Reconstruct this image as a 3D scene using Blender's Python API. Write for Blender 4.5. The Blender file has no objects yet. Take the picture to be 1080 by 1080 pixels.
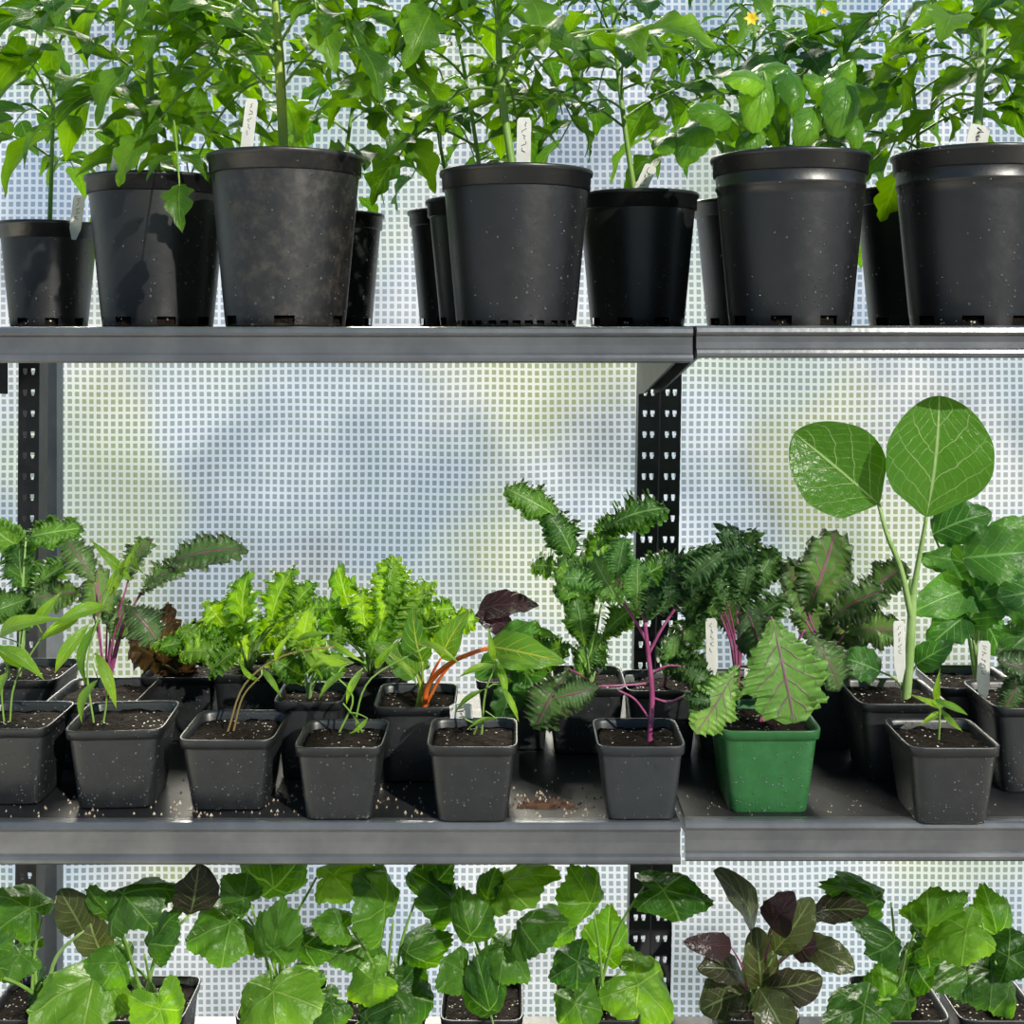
import bpy, math, random
from mathutils import Vector, noise
SC=bpy.context.scene; COL=SC.collection
PI=math.pi
D0=1.2; F=1267.0; HY=347.0; ZE=1.45
def P(px,py,Y):
    d=D0+Y
    return Vector(((px-540)*d/F, Y, ZE+(HY-py)*d/F))
Z_TOP=ZE+0.002; Z_MID=ZE-(868-HY)*D0/F; Z_LOW=ZE-0.93
R=random.Random(7)
# ------------------------------------------------------------ mesh builder
class MB:
    def __init__(s): s.v=[]; s.f=[]; s.uv=[]
    def add(s,vs,fs,uvs=None):
        o=len(s.v); s.v+= [Vector(v) for v in vs]
        s.uv+= uvs if uvs else [(0.5,0.5)]*len(vs)
        s.f+=[tuple(i+o for i in f) for f in fs]
    def box(s,a,b):
        x0,y0,z0=a;x1,y1,z1=b
        s.add([(x0,y0,z0),(x1,y0,z0),(x1,y1,z0),(x0,y1,z0),(x0,y0,z1),(x1,y0,z1),(x1,y1,z1),(x0,y1,z1)],
          [(0,3,2,1),(4,5,6,7),(0,1,5,4),(1,2,6,5),(2,3,7,6),(3,0,4,7)])
    def grid(s,rows,closed=False,uvs=None,skip=None):
        n=len(rows[0]); vs=[p for r in rows for p in r]; fs=[]
        for i in range(len(rows)-1):
            for j in range(n if closed else n-1):
                if skip and skip(i,j): continue
                k=(j+1)%n
                fs.append((i*n+j,i*n+k,(i+1)*n+k,(i+1)*n+j))
        s.add(vs,fs,uvs)
    def build(s,name,mat,parent=None,origin=Vector((0,0,0)),smooth=True):
        me=bpy.data.meshes.new(name)
        me.from_pydata([tuple(v-origin) for v in s.v],[],s.f)
        uvl=me.uv_layers.new(name='UVMap')
        li=[0]*len(me.loops); me.loops.foreach_get('vertex_index',li)
        flat=[]
        for i in li: flat+=list(s.uv[i])
        uvl.data.foreach_set('uv',flat)
        if smooth: me.polygons.foreach_set('use_smooth',[True]*len(me.polygons))
        me.materials.append(mat)
        o=bpy.data.objects.new(name,me); COL.objects.link(o)
        if parent: o.parent=parent
        return o
def tag(o,label=None,cat=None,group=None,kind=None):
    if label:o['label']=label
    if cat:o['category']=cat
    if group:o['group']=group
    if kind:o['kind']=kind
class Thing:
    def __init__(s,name,loc,label,cat,group=None):
        s.o=bpy.data.objects.new(name,None); COL.objects.link(s.o); s.loc=Vector(loc); s.o.location=s.loc
        s.o.empty_display_size=.02
        tag(s.o,label,cat,group)
    def part(s,name,mb,mat,parent=None,smooth=True,label=None):
        o=mb.build(name,mat,parent or s.o,s.loc,smooth)
        if label:o['label']=label
        return o
def smooth_pts(pts,n=5):
    pts=[Vector(p) for p in pts]
    if len(pts)<3:
        return [pts[0].lerp(pts[1],i/n) for i in range(n+1)]
    out=[]; q=[pts[0]*2-pts[1]]+pts+[pts[-1]*2-pts[-2]]
    for i in range(1,len(q)-2):
        a,b,c,d=q[i-1:i+3]
        for k in range(n):
            t=k/n
            out.append(.5*((2*b)+(c-a)*t+(2*a-5*b+4*c-d)*t*t+(3*b-a-3*c+d)*t**3))
    out.append(pts[-1]); return out
def tube(mb,pts,r0,r1=None,n=7,sm=5):
    pts=smooth_pts(pts,sm) if sm else pts
    if r1 is None:r1=r0
    rows=[];uv=[]
    ref=Vector((.13,1,.21)).normalized(); m=len(pts)
    for i,p in enumerate(pts):
        t=(pts[min(i+1,m-1)]-pts[max(i-1,0)]); t=t.normalized() if t.length>1e-9 else Vector((0,0,1))
        a=t.cross(ref)
        if a.length<.05:a=t.cross(Vector((1,0,0)))
        a.normalize(); b=t.cross(a)
        r=r0+(r1-r0)*i/(m-1)
        rows.append([p+a*r*math.cos(2*PI*k/n)+b*r*math.sin(2*PI*k/n) for k in range(n)])
        uv+=[(i/m,k/n) for k in range(n)]
    mb.grid(rows,True,uv)
    o=len(mb.v); mb.f.append(tuple(range(o-n,o)))
# ------------------------------------------------------------ materials
def newmat(name):
    m=bpy.data.materials.new(name); m.use_nodes=True; m.node_tree.nodes.clear(); return m,m.node_tree
class N:
    def __init__(s,nt): s.t=nt
    def n(s,typ,**k):
        x=s.t.nodes.new(typ)
        for a,b in k.items(): setattr(x,a,b)
        return x
    def l(s,a,b): s.t.links.new(a,b)
    def setin(s,sock,v):
        if isinstance(v,bpy.types.NodeSocket): s.l(v,sock)
        else: sock.default_value=v
    def m(s,op,a,b=None,c=None):
        x=s.n('ShaderNodeMath',operation=op); s.setin(x.inputs[0],a)
        if b is not None:s.setin(x.inputs[1],b)
        if c is not None:s.setin(x.inputs[2],c)
        return x.outputs[0]
    def mix(s,f,a,b):
        x=s.n('ShaderNodeMix',data_type='RGBA'); s.setin(x.inputs[0],f)
        for k,v in ((6,a),(7,b)):
            if isinstance(v,bpy.types.NodeSocket): s.l(v,x.inputs[k])
            else: x.inputs[k].default_value=(*v[:3],1)
        return x.outputs[2]
    def noise(s,vec,scale,detail=2,rough=.5):
        x=s.n('ShaderNodeTexNoise'); x.inputs['Scale'].default_value=scale; x.inputs['Detail'].default_value=detail
        x.inputs['Roughness'].default_value=rough
        if vec is not None:s.l(vec,x.inputs['Vector'])
        return x.outputs[0]
    def step(s,v,a,b,lo=0.,hi=1.):
        x=s.n('ShaderNodeMapRange',interpolation_type='SMOOTHSTEP'); s.setin(x.inputs[0],v)
        x.inputs[1].default_value=a;x.inputs[2].default_value=b;x.inputs[3].default_value=lo;x.inputs[4].default_value=hi
        return x.outputs[0]
def plain(name,col,rough=.5,metal=0,bump=0,bscale=60,col2=None,cs=20,spec=.5,transl=0):
    m,t=newmat(name);k=N(t)
    pr=k.n('ShaderNodeBsdfPrincipled');out=k.n('ShaderNodeOutputMaterial')
    tc=k.n('ShaderNodeTexCoord').outputs['Object']
    pr.inputs['Base Color'].default_value=(*col,1);pr.inputs['Roughness'].default_value=rough;pr.inputs['Metallic'].default_value=metal
    pr.inputs['Specular IOR Level'].default_value=spec
    if col2: k.l(k.mix(k.step(k.noise(tc,cs,4,.6),.35,.68),col,col2),pr.inputs['Base Color'])
    if bump:
        b=k.n('ShaderNodeBump');b.inputs['Strength'].default_value=bump;b.inputs['Distance'].default_value=.002
        k.l(k.noise(tc,bscale,4),b.inputs['Height']);k.l(b.outputs[0],pr.inputs['Normal'])
    if transl:
        tr=k.n('ShaderNodeBsdfTranslucent');tr.inputs[0].default_value=(*col,1);mx=k.n('ShaderNodeMixShader');mx.inputs[0].default_value=transl
        k.l(pr.outputs[0],mx.inputs[1]);k.l(tr.outputs[0],mx.inputs[2]);k.l(mx.outputs[0],out.inputs[0])
    else: k.l(pr.outputs[0],out.inputs[0])
    return m
def potmat(name,col,dust,rough=.33,drops=.55,dustamt=1,vs=260,spec=1.0):
    m,t=newmat(name);k=N(t)
    pr=k.n('ShaderNodeBsdfPrincipled');out=k.n('ShaderNodeOutputMaterial');k.l(pr.outputs[0],out.inputs[0])
    tc=k.n('ShaderNodeTexCoord').outputs['Object']
    vo=k.n('ShaderNodeTexVoronoi');vo.inputs['Scale'].default_value=vs;k.l(tc,vo.inputs['Vector'])
    sep=k.n('ShaderNodeSeparateColor');k.l(vo.outputs['Color'],sep.inputs[0])
    patch=k.step(k.noise(tc,9,2),.40,.6,.12,1)
    on=k.m('GREATER_THAN',sep.outputs[0],k.m('SUBTRACT',1.,k.m('MULTIPLY',patch,drops*.7)))
    rad=k.m('MULTIPLY_ADD',k.m('POWER',sep.outputs[1],2.),.40,.10)
    dr=k.m('MULTIPLY',k.step(k.m('SUBTRACT',rad,vo.outputs['Distance']),0,.14),on)
    dn=k.m('MULTIPLY',k.step(k.noise(tc,60,6,.75),.42,.75),dustamt)
    c=k.mix(dn,col,dust)
    c=k.mix(k.m('MULTIPLY',dr,.18),c,(.55,.58,.6))
    k.l(c,pr.inputs['Base Color']);pr.inputs['Specular IOR Level'].default_value=spec
    k.l(k.m('MULTIPLY_ADD',dr,-.3,k.m('MULTIPLY_ADD',dn,.12,rough)),pr.inputs['Roughness'])
    b=k.n('ShaderNodeBump');b.inputs['Strength'].default_value=1.;b.inputs['Distance'].default_value=.0016
    k.l(k.m('MULTIPLY_ADD',k.noise(tc,160,2),.10,dr),b.inputs['Height']);k.l(b.outputs[0],pr.inputs['Normal'])
    return m
def leafmat(name,col,col2,vein,palm=False,vamt=.6,transl=.4,rough=.42,nv=6.0,edge=None,thick=.05,vw=.09,hue=.478):
    m,t=newmat(name);k=N(t)
    pr=k.n('ShaderNodeBsdfPrincipled');tr=k.n('ShaderNodeBsdfTranslucent');mx=k.n('ShaderNodeMixShader');out=k.n('ShaderNodeOutputMaterial')
    tcn=k.n('ShaderNodeTexCoord');tc=tcn.outputs['Object']
    sx=k.n('ShaderNodeSeparateXYZ');k.l(tcn.outputs['UV'],sx.inputs[0]);u,v=sx.outputs[0],sx.outputs[1]
    rnd=k.n('ShaderNodeObjectInfo').outputs['Random']
    nz=k.noise(tc,45,3)
    f=k.m('MULTIPLY_ADD',rnd,.8,k.m('MULTIPLY_ADD',nz,.9,-.35)); f=k.step(f,0,1)
    c=k.mix(f,col,col2)
    if palm:
        s=k.m('ABSOLUTE',k.m('SUBTRACT',k.m('FRACT',k.m('MULTIPLY_ADD',v,360/65.0,.5-180/65.0+10)),.5))
        a=k.m('MULTIPLY',s,u)
        vm=k.step(a,.010,.030,1,0)
        q=k.m('ABSOLUTE',k.m('SUBTRACT',k.m('FRACT',k.m('MULTIPLY_ADD',s,-4.,k.m('MULTIPLY',u,5.))),.5))
        vm=k.m('MAXIMUM',vm,k.m('MULTIPLY',k.step(q,.03,.10,1,0),.45))
    else:
        a=k.m('MULTIPLY',k.m('ABSOLUTE',k.m('SUBTRACT',v,.5)),2.)
        mid=k.step(a,thick*.5,thick*1.6,1,0)
        wv=k.m('MULTIPLY_ADD',k.noise(tc,70,1),.35,k.m('MULTIPLY',u,nv))
        q=k.m('ABSOLUTE',k.m('SUBTRACT',k.m('FRACT',k.m('MULTIPLY_ADD',a,-2.0,wv)),.5))
        q2=k.m('ABSOLUTE',k.m('SUBTRACT',k.m('FRACT',k.m('MULTIPLY_ADD',a,4.5,k.m('MULTIPLY',wv,1.7))),.5))
        sd=k.m('MULTIPLY',k.step(q,vw*.2,vw,1,0),k.step(a,.3,1,.8,.2))
        sd=k.m('MAXIMUM',sd,k.m('MULTIPLY',k.step(q2,.02,.09,1,0),.16))
        vm=k.m('MAXIMUM',mid,sd)
    c=k.mix(k.m('MULTIPLY',vm,vamt),c,vein)
    if edge:
        aa=k.m('MULTIPLY',k.m('ABSOLUTE',k.m('SUBTRACT',v,.5)),2.)
        c=k.mix(k.m('MULTIPLY',k.step(aa,.6,1),.5),c,edge)
    k.l(c,pr.inputs['Base Color']);pr.inputs['Roughness'].default_value=rough
    pr.inputs['Specular IOR Level'].default_value=.45
    b=k.n('ShaderNodeBump');b.inputs['Strength'].default_value=.8;b.inputs['Distance'].default_value=.0015
    k.l(k.m('SUBTRACT',k.m('MULTIPLY',k.noise(tc,110,2),1.6),vm),b.inputs['Height']);k.l(b.outputs[0],pr.inputs['Normal'])
    hs=k.n('ShaderNodeHueSaturation');hs.inputs['Saturation'].default_value=1.15;hs.inputs['Value'].default_value=2.3;hs.inputs['Hue'].default_value=hue
    k.l(c,hs.inputs['Color']);k.l(hs.outputs[0],tr.inputs[0])
    mx.inputs[0].default_value=transl
    k.l(pr.outputs[0],mx.inputs[1]);k.l(tr.outputs[0],mx.inputs[2]);k.l(mx.outputs[0],out.inputs[0])
    return m
M={}
M['pot']=potmat('black_pot_plastic',(.007,.0075,.0085),(.013,.013,.013),.38,.5,.6)
M['potdusty']=potmat('dusty_black_pot_plastic',(.011,.0115,.012),(.06,.052,.042),.40,.35,.85)
M['sq']=potmat('black_nursery_pot_plastic',(.011,.0125,.014),(.023,.026,.029),.40,.95,.7,300)
M['sqgrey']=potmat('charcoal_nursery_pot_plastic',(.028,.032,.037),(.04,.045,.05),.42,.4,.6,300,.6)
M['green']=potmat('green_nursery_pot_plastic',(.026,.13,.036),(.045,.19,.065),.38,.8,.7,300,.5)
M['tagw']=plain('white_tag_plastic',(.86,.86,.83),.45,col2=(.78,.78,.74),cs=60,transl=.3)
M['ink']=plain('marker_ink',(.03,.03,.04),.6)
M['yellow']=plain('yellow_petal',(.9,.62,.03),.5)
def soilmat():
    m,t=newmat('potting_soil');k=N(t)
    pr=k.n('ShaderNodeBsdfPrincipled');out=k.n('ShaderNodeOutputMaterial');k.l(pr.outputs[0],out.inputs[0])
    tc=k.n('ShaderNodeTexCoord').outputs['Object']
    vo=k.n('ShaderNodeTexVoronoi');vo.inputs['Scale'].default_value=300;k.l(tc,vo.inputs['Vector'])
    sp=k.n('ShaderNodeSeparateColor');k.l(vo.outputs['Color'],sp.inputs[0])
    per=k.m('MULTIPLY',k.m('GREATER_THAN',sp.outputs[0],.90),k.step(vo.outputs['Distance'],.3,.45,1,0))
    c=k.mix(k.noise(tc,220,3),(.002,.0015,.001),(.022,.013,.008))
    c=k.mix(per,c,(.7,.67,.6));k.l(c,pr.inputs['Base Color']);pr.inputs['Roughness'].default_value=.9
    b=k.n('ShaderNodeBump');b.inputs['Distance'].default_value=.005;k.l(k.noise(tc,260,3),b.inputs['Height']);k.l(b.outputs[0],pr.inputs['Normal'])
    pr.inputs['Specular IOR Level'].default_value=.15
    return m
M['soil']=soilmat()
M['deck']=plain('wet_dark_steel_deck',(.014,.015,.017),.38,0,.25,60,(.028,.029,.032),14,.35)
M['lip']=plain('grey_painted_steel',(.19,.195,.205),.26,.65,.10,120,(.28,.285,.29),11)
M['upr']=plain('black_steel_upright',(.028,.03,.034),.4,.3,.05,60,(.05,.05,.055),30)
M['post']=plain('galvanised_post',(.16,.18,.21),.5,.3,.05,60,(.23,.25,.27),12)
LM={}
LM['tomato']=leafmat('tomato_leaf',(.028,.10,.010),(.11,.26,.020),(.20,.36,.07),vamt=.4,transl=.46)
LM['tomato2']=leafmat('tomato_leaf_deep',(.020,.075,.012),(.065,.17,.020),(.14,.28,.06),vamt=.4,transl=.44)
LM['basil']=leafmat('basil_leaf',(.07,.20,.02),(.14,.32,.035),(.08,.22,.035),vamt=.6,transl=.33,rough=.3,nv=5)
LM['lettuce']=leafmat('lettuce_leaf',(.055,.17,.018),(.18,.34,.04),(.34,.50,.16),vamt=.45,transl=.40)
LM['redlet']=leafmat('red_lettuce_leaf',(.025,.010,.008),(.06,.04,.015),(.12,.08,.03),vamt=.4,transl=.25,hue=.5)
LM['kale']=leafmat('curly_kale_leaf',(.028,.095,.018),(.08,.19,.032),(.22,.38,.14),vamt=.7,transl=.36)
LM['kalelight']=leafmat('young_kale_leaf',(.08,.22,.045),(.14,.30,.06),(.33,.48,.22),vamt=.7,transl=.33)
LM['pkale']=leafmat('purple_veined_kale_leaf',(.04,.10,.03),(.085,.18,.05),(.24,.06,.15),vamt=.6,transl=.34,edge=(.06,.055,.05))
LM['pkalelight']=leafmat('purple_veined_light_kale_leaf',(.14,.32,.06),(.21,.41,.085),(.34,.10,.25),vamt=.8,transl=.28,nv=6,thick=.03)
LM['curlyp']=leafmat('dark_curly_kale_leaf',(.026,.078,.024),(.07,.16,.042),(.16,.22,.12),vamt=.5,transl=.3)
LM['seedling']=leafmat('seedling_leaf',(.10,.24,.03),(.20,.37,.05),(.4,.55,.2),vamt=.4,transl=.42)
LM['chard']=leafmat('chard_leaf',(.03,.12,.02),(.08,.2,.03),(.35,.4,.08),vamt=.7,transl=.38)
LM['purple']=leafmat('dark_purple_leaf',(.020,.007,.013),(.035,.018,.018),(.10,.04,.06),vamt=.6,transl=.15,rough=.35,hue=.5)
LM['collard']=leafmat('collard_leaf',(.065,.20,.018),(.085,.245,.024),(.45,.62,.26),vamt=.8,transl=.42,rough=.33,nv=4.5,thick=.026,vw=.05)
LM['broc']=leafmat('broccoli_leaf',(.025,.10,.018),(.06,.18,.03),(.2,.4,.15),vamt=.6,transl=.40)
LM['squash']=leafmat('squash_leaf',(.020,.08,.011),(.07,.19,.022),(.20,.36,.09),palm=True,vamt=.5,transl=.38)
LM['squashlight']=leafmat('bright_squash_leaf',(.11,.27,.022),(.17,.35,.035),(.32,.50,.12),palm=True,vamt=.5,transl=.40)
LM['choi']=leafmat('bronze_green_choi_leaf',(.028,.024,.016),(.06,.085,.022),(.18,.25,.10),vamt=.7,transl=.26,rough=.33)
S={}
S['green']=plain('green_stem',(.17,.33,.05),.5,col2=(.24,.40,.09),cs=40)
S['pale']=plain('pale_green_stem',(.34,.50,.18),.45,col2=(.26,.44,.12),cs=40)
S['yell']=plain('yellow_green_stem',(.42,.52,.08),.5,col2=(.3,.44,.07),cs=40)
S['purple']=plain('purple_stem',(.30,.05,.16),.4,col2=(.40,.13,.25),cs=60)
S['orange']=plain('orange_stem',(.70,.11,.02),.4,col2=(.62,.19,.03),cs=60)
S['brown']=plain('brown_green_stem',(.22,.20,.06),.5,col2=(.30,.17,.07),cs=60)
# ------------------------------------------------------------ leaves
def prof(kind,u):
    s=max(0,math.sin(PI*u))
    if kind=='lance': return max(0,math.sin(PI*u**.75))**1.1
    if kind=='ovate': return max(0,math.sin(PI*u**.62))**.85
    if kind=='basil': return max(0,math.sin(PI*u**.74))**.55
    if kind=='lobed': return max(0,math.sin(PI*u**.66))**.9*(1-.40*abs(math.sin(PI*(u*3.1+.15)))**3)
    if kind=='obov': return (.18+.82*max(0,math.sin(PI*min(1,u**1.4)))**.6)*max(0,1-u**14)*(min(1,u*12))*(.88+.12*math.cos(u*30)) if u<1 else 0
    if kind=='kale': return min(1,.10+u*1.9)*max(0,1-u**5)**.6*(.90+.10*math.cos(u*22))
    if kind=='round': return max(0,math.sin(PI*u**1.0))**.52*min(1,.5+u*2.5)
    if kind=='spoon': return max(0,math.sin(PI*u**1.15))**.55
    return s
def leaf(mb,base,tip,width,nrm,kind='ovate',curve=.12,fold=.2,ruf=0,rf=4,nu=10,nv=4,teeth=0,nt=9,rng=R,twist=0,frill=0,rf2=14):
    base=Vector(base);tip=Vector(tip);x=tip-base;L=x.length
    if L<1e-5:return
    x/=L; z=Vector(nrm);z=z-x*z.dot(x)
    if z.length<.05: z=Vector((.1,.3,1));z=z-x*z.dot(x)
    z.normalize();y=z.cross(x)
    p1,p2=rng.uniform(0,6.3),rng.uniform(0,6.3); seed=rng.uniform(0,50)
    rows=[];uv=[]
    cosu=kind in('round','spoon','basil')
    for i in range(nu+1):
        u=.5-.5*math.cos(PI*i/nu) if cosu else i/nu
        w=width/2*prof(kind,u)
        tw=twist*(u-.3)
        yy=y*math.cos(tw)+z*math.sin(tw); zz=z*math.cos(tw)-y*math.sin(tw)
        mid=base+x*L*u+z*L*curve*math.sin(PI*u)
        row=[]
        for j in range(-nv,nv+1):
            v=j/nv;a=abs(v)
            ph=p1 if v<0 else p2
            ww=w
            if teeth: ww=w*(1+teeth*a**3*(((u*nt)%1)-.5)*-2)
            el=0;xo=0
            if ruf:
                sn=math.sin(2*PI*rf*u+ph+1.3*math.sin(3*u+ph))
                n2=noise.noise(Vector((u*rf*1.7,v*2+seed,seed)))*1.6
                el=ruf*width*a**1.8*(.7*sn+.8*n2)
                xo=ruf*width*.25*a**2*math.cos(2*PI*rf*u+ph)
                ww=w*(1+(.16 if kind!='round' else .05)*a*a*noise.noise(Vector((u*rf*3,seed+v,2.))))
            if frill:
                q=2*PI*rf2*u+ph*2+2*math.sin(5*u+ph)
                el+=frill*width*a**3.2*math.sin(q)
                ww*=1+.07*a**4*math.sin(q*1.5+1)
                xo+=frill*width*.22*a**4*math.cos(q)
            row.append(mid+yy*(ww*v*math.cos(fold*a))+zz*(ww*a*math.sin(fold*(a if fold<0 else 1))+el)+x*xo)
            uv.append((u,(v+1)/2))
        rows.append(row)
    mb.grid(rows,False,uv)
def palm(mb,base,tip,width,nrm,rng=R,depth=.12,curve=.32,nr=14,na=108,cup=0.05):
    base=Vector(base);tip=Vector(tip);x=tip-base;L=x.length;x/=L
    c0=base+x*L*.28
    z=Vector(nrm);z=z-x*z.dot(x);z.normalize();y=z.cross(x)
    per=math.radians(65);rows=[];uv=[];sd=rng.uniform(0,30)
    curve*=rng.uniform(.6,1.4)
    for i in range(nr+1):
        r=i/nr;row=[]
        for j in range(na+1):
            th=-PI+2*PI*j/na
            lob=(.5+.5*math.cos(2*PI*th/per))
            rr=(1-depth)+depth*lob
            fw=.5+.5*math.cos(th)
            back=max(0,(abs(th)-math.radians(148))/math.radians(32)); rr*=1-.6*back**1.4
            if i>=nr-1: rr*=1+(.026 if i==nr else .006)*(1 if j%4==0 else (0 if j%2 else -.8))+.04*noise.noise(Vector((th*2,sd,0)))
            q=r*rr
            lx=math.cos(th)*L*(.48+.25*fw); ly=math.sin(th)*width*.53
            zz=L*(-curve*q*q+cup*lob*r+.08*noise.noise(Vector((q*math.cos(th)*2.5+sd,q*math.sin(th)*2.5,1)))+.03*r*noise.noise(Vector((q*math.cos(th)*9+sd,q*math.sin(th)*9,5)))+.03*r**3*math.sin(th*7+sd))
            row.append(c0+x*lx*q+y*ly*q+z*zz); uv.append((r,j/na))
        rows.append(row)
    mb.grid(rows,False,uv)
K={
 'lettuce':dict(mat='lettuce',st='pale',k='obov',curve=.14,fold=.25,ruf=.17,rf=6,nu=78,nv=8,sr=.0015,frill=.15,rf2=16),
 'redlet':dict(mat='redlet',st='brown',k='obov',curve=.10,fold=.2,ruf=.15,rf=5,nu=50,nv=6,sr=.0022,frill=.08,rf2=10),
 'kale':dict(mat='kale',st='pale',k='kale',curve=.12,fold=.15,ruf=.12,rf=4,nu=84,nv=8,sr=.0018,frill=.19,rf2=15),
 'kalelight':dict(mat='kalelight',st='pale',k='kale',curve=.12,fold=.15,ruf=.12,rf=4,nu=84,nv=8,sr=.0016,frill=.19,rf2=15),
 'pkale':dict(mat='pkale',st='purple',k='kale',curve=.12,fold=.2,ruf=.10,rf=4,nu=76,nv=8,sr=.0016,frill=.13,rf2=14),
 'pkalelight':dict(mat='pkalelight',st='purple',k='kale',curve=.08,fold=.1,ruf=.06,rf=4,nu=80,nv=9,sr=.0020,frill=.075,rf2=14),
 'curlyp':dict(mat='curlyp',st='purple',k='kale',curve=.14,fold=.2,ruf=.16,rf=6,nu=90,nv=8,sr=.0015,frill=.24,rf2=17),
 'seed':dict(mat='seedling',st='green',k='lance',curve=.22,fold=.35,nu=12,nv=3,sr=.0008),
 'chard':dict(mat='chard',st='orange',k='ovate',curve=.15,fold=.15,ruf=.06,rf=3,nu=24,nv=5,sr=.0019),
 'purple':dict(mat='purple',st='purple',k='basil',curve=.15,fold=.1,ruf=.04,rf=3,nu=20,nv=5,sr=.0014),
 'collard':dict(mat='collard',st='pale',k='round',curve=.05,fold=.20,ruf=.012,rf=1.6,nu=50,nv=12,sr=.0032),
 'broc':dict(mat='broc',st='pale',k='basil',curve=.16,fold=.12,ruf=.07,rf=3,nu=28,nv=6,sr=.0018,frill=.02,rf2=9),
 'choi':dict(mat='choi',st='pale',k='spoon',curve=.14,fold=.2,ruf=.05,rf=3,nu=24,nv=6,sr=.0026),
 'basil':dict(mat='basil',st='green',k='basil',curve=.20,fold=-.55,ruf=.05,rf=4,nu=30,nv=7,sr=.0013),
 'squash':dict(mat='squash',st='green',palm=1,sr=.0021),
 'squashlight':dict(mat='squashlight',st='green',palm=1,sr=.0021),
}
def HL(T,kind,crown,c,L,W,ang,Y,tilt=.25,n=None,st=None,rng=R,via=None,nostalk=False,label=None):
    """leaf centred on c, pointing along ang, joined to crown by its stalk"""
    d=K[kind];a=math.radians(ang);dx,dy=math.cos(a)*L/2,-math.sin(a)*L/2
    sc=(D0+Y)/F
    b=P(c[0]-dx,c[1]-dy,Y+tilt*L*sc/2);t=P(c[0]+dx,c[1]+dy,Y-tilt*L*sc/2)
    if n is None: n=(rng.uniform(-.5,.5),-1,rng.uniform(.1,1.1))
    mb=MB()
    if 'palm' in d: palm(mb,b,t,W*sc,n,rng)
    else: leaf(mb,b,t,W*sc,n,d['k'],d['curve'],d['fold'],d.get('ruf',0),d.get('rf',4),d['nu'],d['nv'],rng=rng,twist=0 if kind=='collard' else rng.uniform(-.4,.4),frill=d.get('frill',0),rf2=d.get('rf2',12))
    lf=T.part('leaf',mb,LM[d['mat']],label=label)
    if not nostalk:
        cr=Vector(crown);mb=MB()
        if via: pts=[cr]+[Vector(v) for v in via]+[b]
        else:
            midp=cr.lerp(b,.55); midp+=Vector(((cr.x-b.x)*.15,0,abs(b.x-cr.x)*.12))
            pts=[cr,midp,b]
        tube(mb,pts,d['sr']*1.15,d['sr']*.6,6)
        T.part('leaf_stalk',mb,S[st or d['st']],lf)
    return lf
def compound(T,p,az,el,l,mat,rng,st='green',droop=.5,lw=.58,fr=.40,lk='lobed'):
    dh=Vector((math.cos(az),math.sin(az),0));pts=[]
    for i in range(6):
        s=i/5;pts.append(p+dh*l*s*math.cos(el)+Vector((0,0,l*(s*math.sin(el)-droop*s*s))))
    if pts[-1].y>.56:
        f=(.56-p.y)/(pts[-1].y-p.y)
        pts=[Vector((q.x,p.y+(q.y-p.y)*f,q.z)) for q in pts]
    mb=MB()
    side=Vector((-dh.y,dh.x,0))
    def at(s):
        k=min(4,int(s*5));return pts[k].lerp(pts[k+1],s*5-k),(pts[k+1]-pts[k]).normalized()
    for s,q in ((.28,.5),(.50,1.),(.80,.95)):
        for sg in (-1,1):
            o,tg=at(min(.98,s+rng.uniform(-.04,.04)));ln=l*fr*q*rng.uniform(.8,1.15)
            dr=(tg*.6+side*sg*.8+Vector((0,0,rng.uniform(-.8,.05)))).normalized()
            o2=o+dr*ln*.1
            leaf(mb,o2,o2+dr*ln,ln*lw*rng.uniform(.85,1.15),(rng.uniform(-.6,.6),rng.uniform(-1.3,.1),1),lk,.16,.3,.05,2,15,3,rng=rng,twist=rng.uniform(-.6,.6))
    o,tg=at(.98);ln=l*fr*1.2
    dr=(tg+Vector((0,0,-.2))).normalized()
    leaf(mb,o,o+dr*ln,ln*lw*1.15,(rng.uniform(-.5,.5),rng.uniform(-1.2,.1),1),lk,.14,.28,.05,2,16,3,rng=rng)
    lf=T.part('leaf',mb,LM[mat])
    mb=MB();tube(mb,pts,.0019,.0009,5,2)
    T.part('leaf_stalk',mb,S[st],lf)
def tomato(T,base,top,n,ll,seed,mat='tomato',sr=.0045,st='green',t0=.22,flowers=(),lk='lobed',fr=.40,lw=.58,nf=1.35):
    rng=random.Random(seed);n=int(n*nf)
    mid=base.lerp(top,.5)+Vector((rng.uniform(-.008,.008),0,0))
    sp=smooth_pts([base,mid,top],8);mb=MB();tube(mb,sp,sr,sr*.6,8,0);stem=T.part('stem',mb,S[st])
    for i in range(n):
        t=t0+(1-t0)*(i+.3)/n;k=t*(len(sp)-1);j=min(len(sp)-2,int(k));p=sp[j].lerp(sp[j+1],k-j)
        az=i*2.4+seed+rng.uniform(-.4,.4);dp=rng.uniform(.5,1.0);el=rng.uniform(10,50)
        if t<.7 and math.sin(az)<-.1: dp*=.45;el=rng.uniform(25,50)
        compound(T,p,az,math.radians(el),ll*rng.uniform(.75,1.15)*(1-.2*t),mat,rng,'green',dp,lw,fr,lk)
    for (px,py,Y,fs) in flowers:
        mb=MB();c=P(px,py,Y)
        for q in range(6):
            an=q*PI/3;dv=Vector((math.cos(an),-.3,math.sin(an)))
            leaf(mb,c,c+dv*.011*fs,.006*fs,(0,-1,0),'lance',.1,.1,nu=5,nv=1,rng=rng)
        T.part('flower',mb,M['yellow'])
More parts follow.
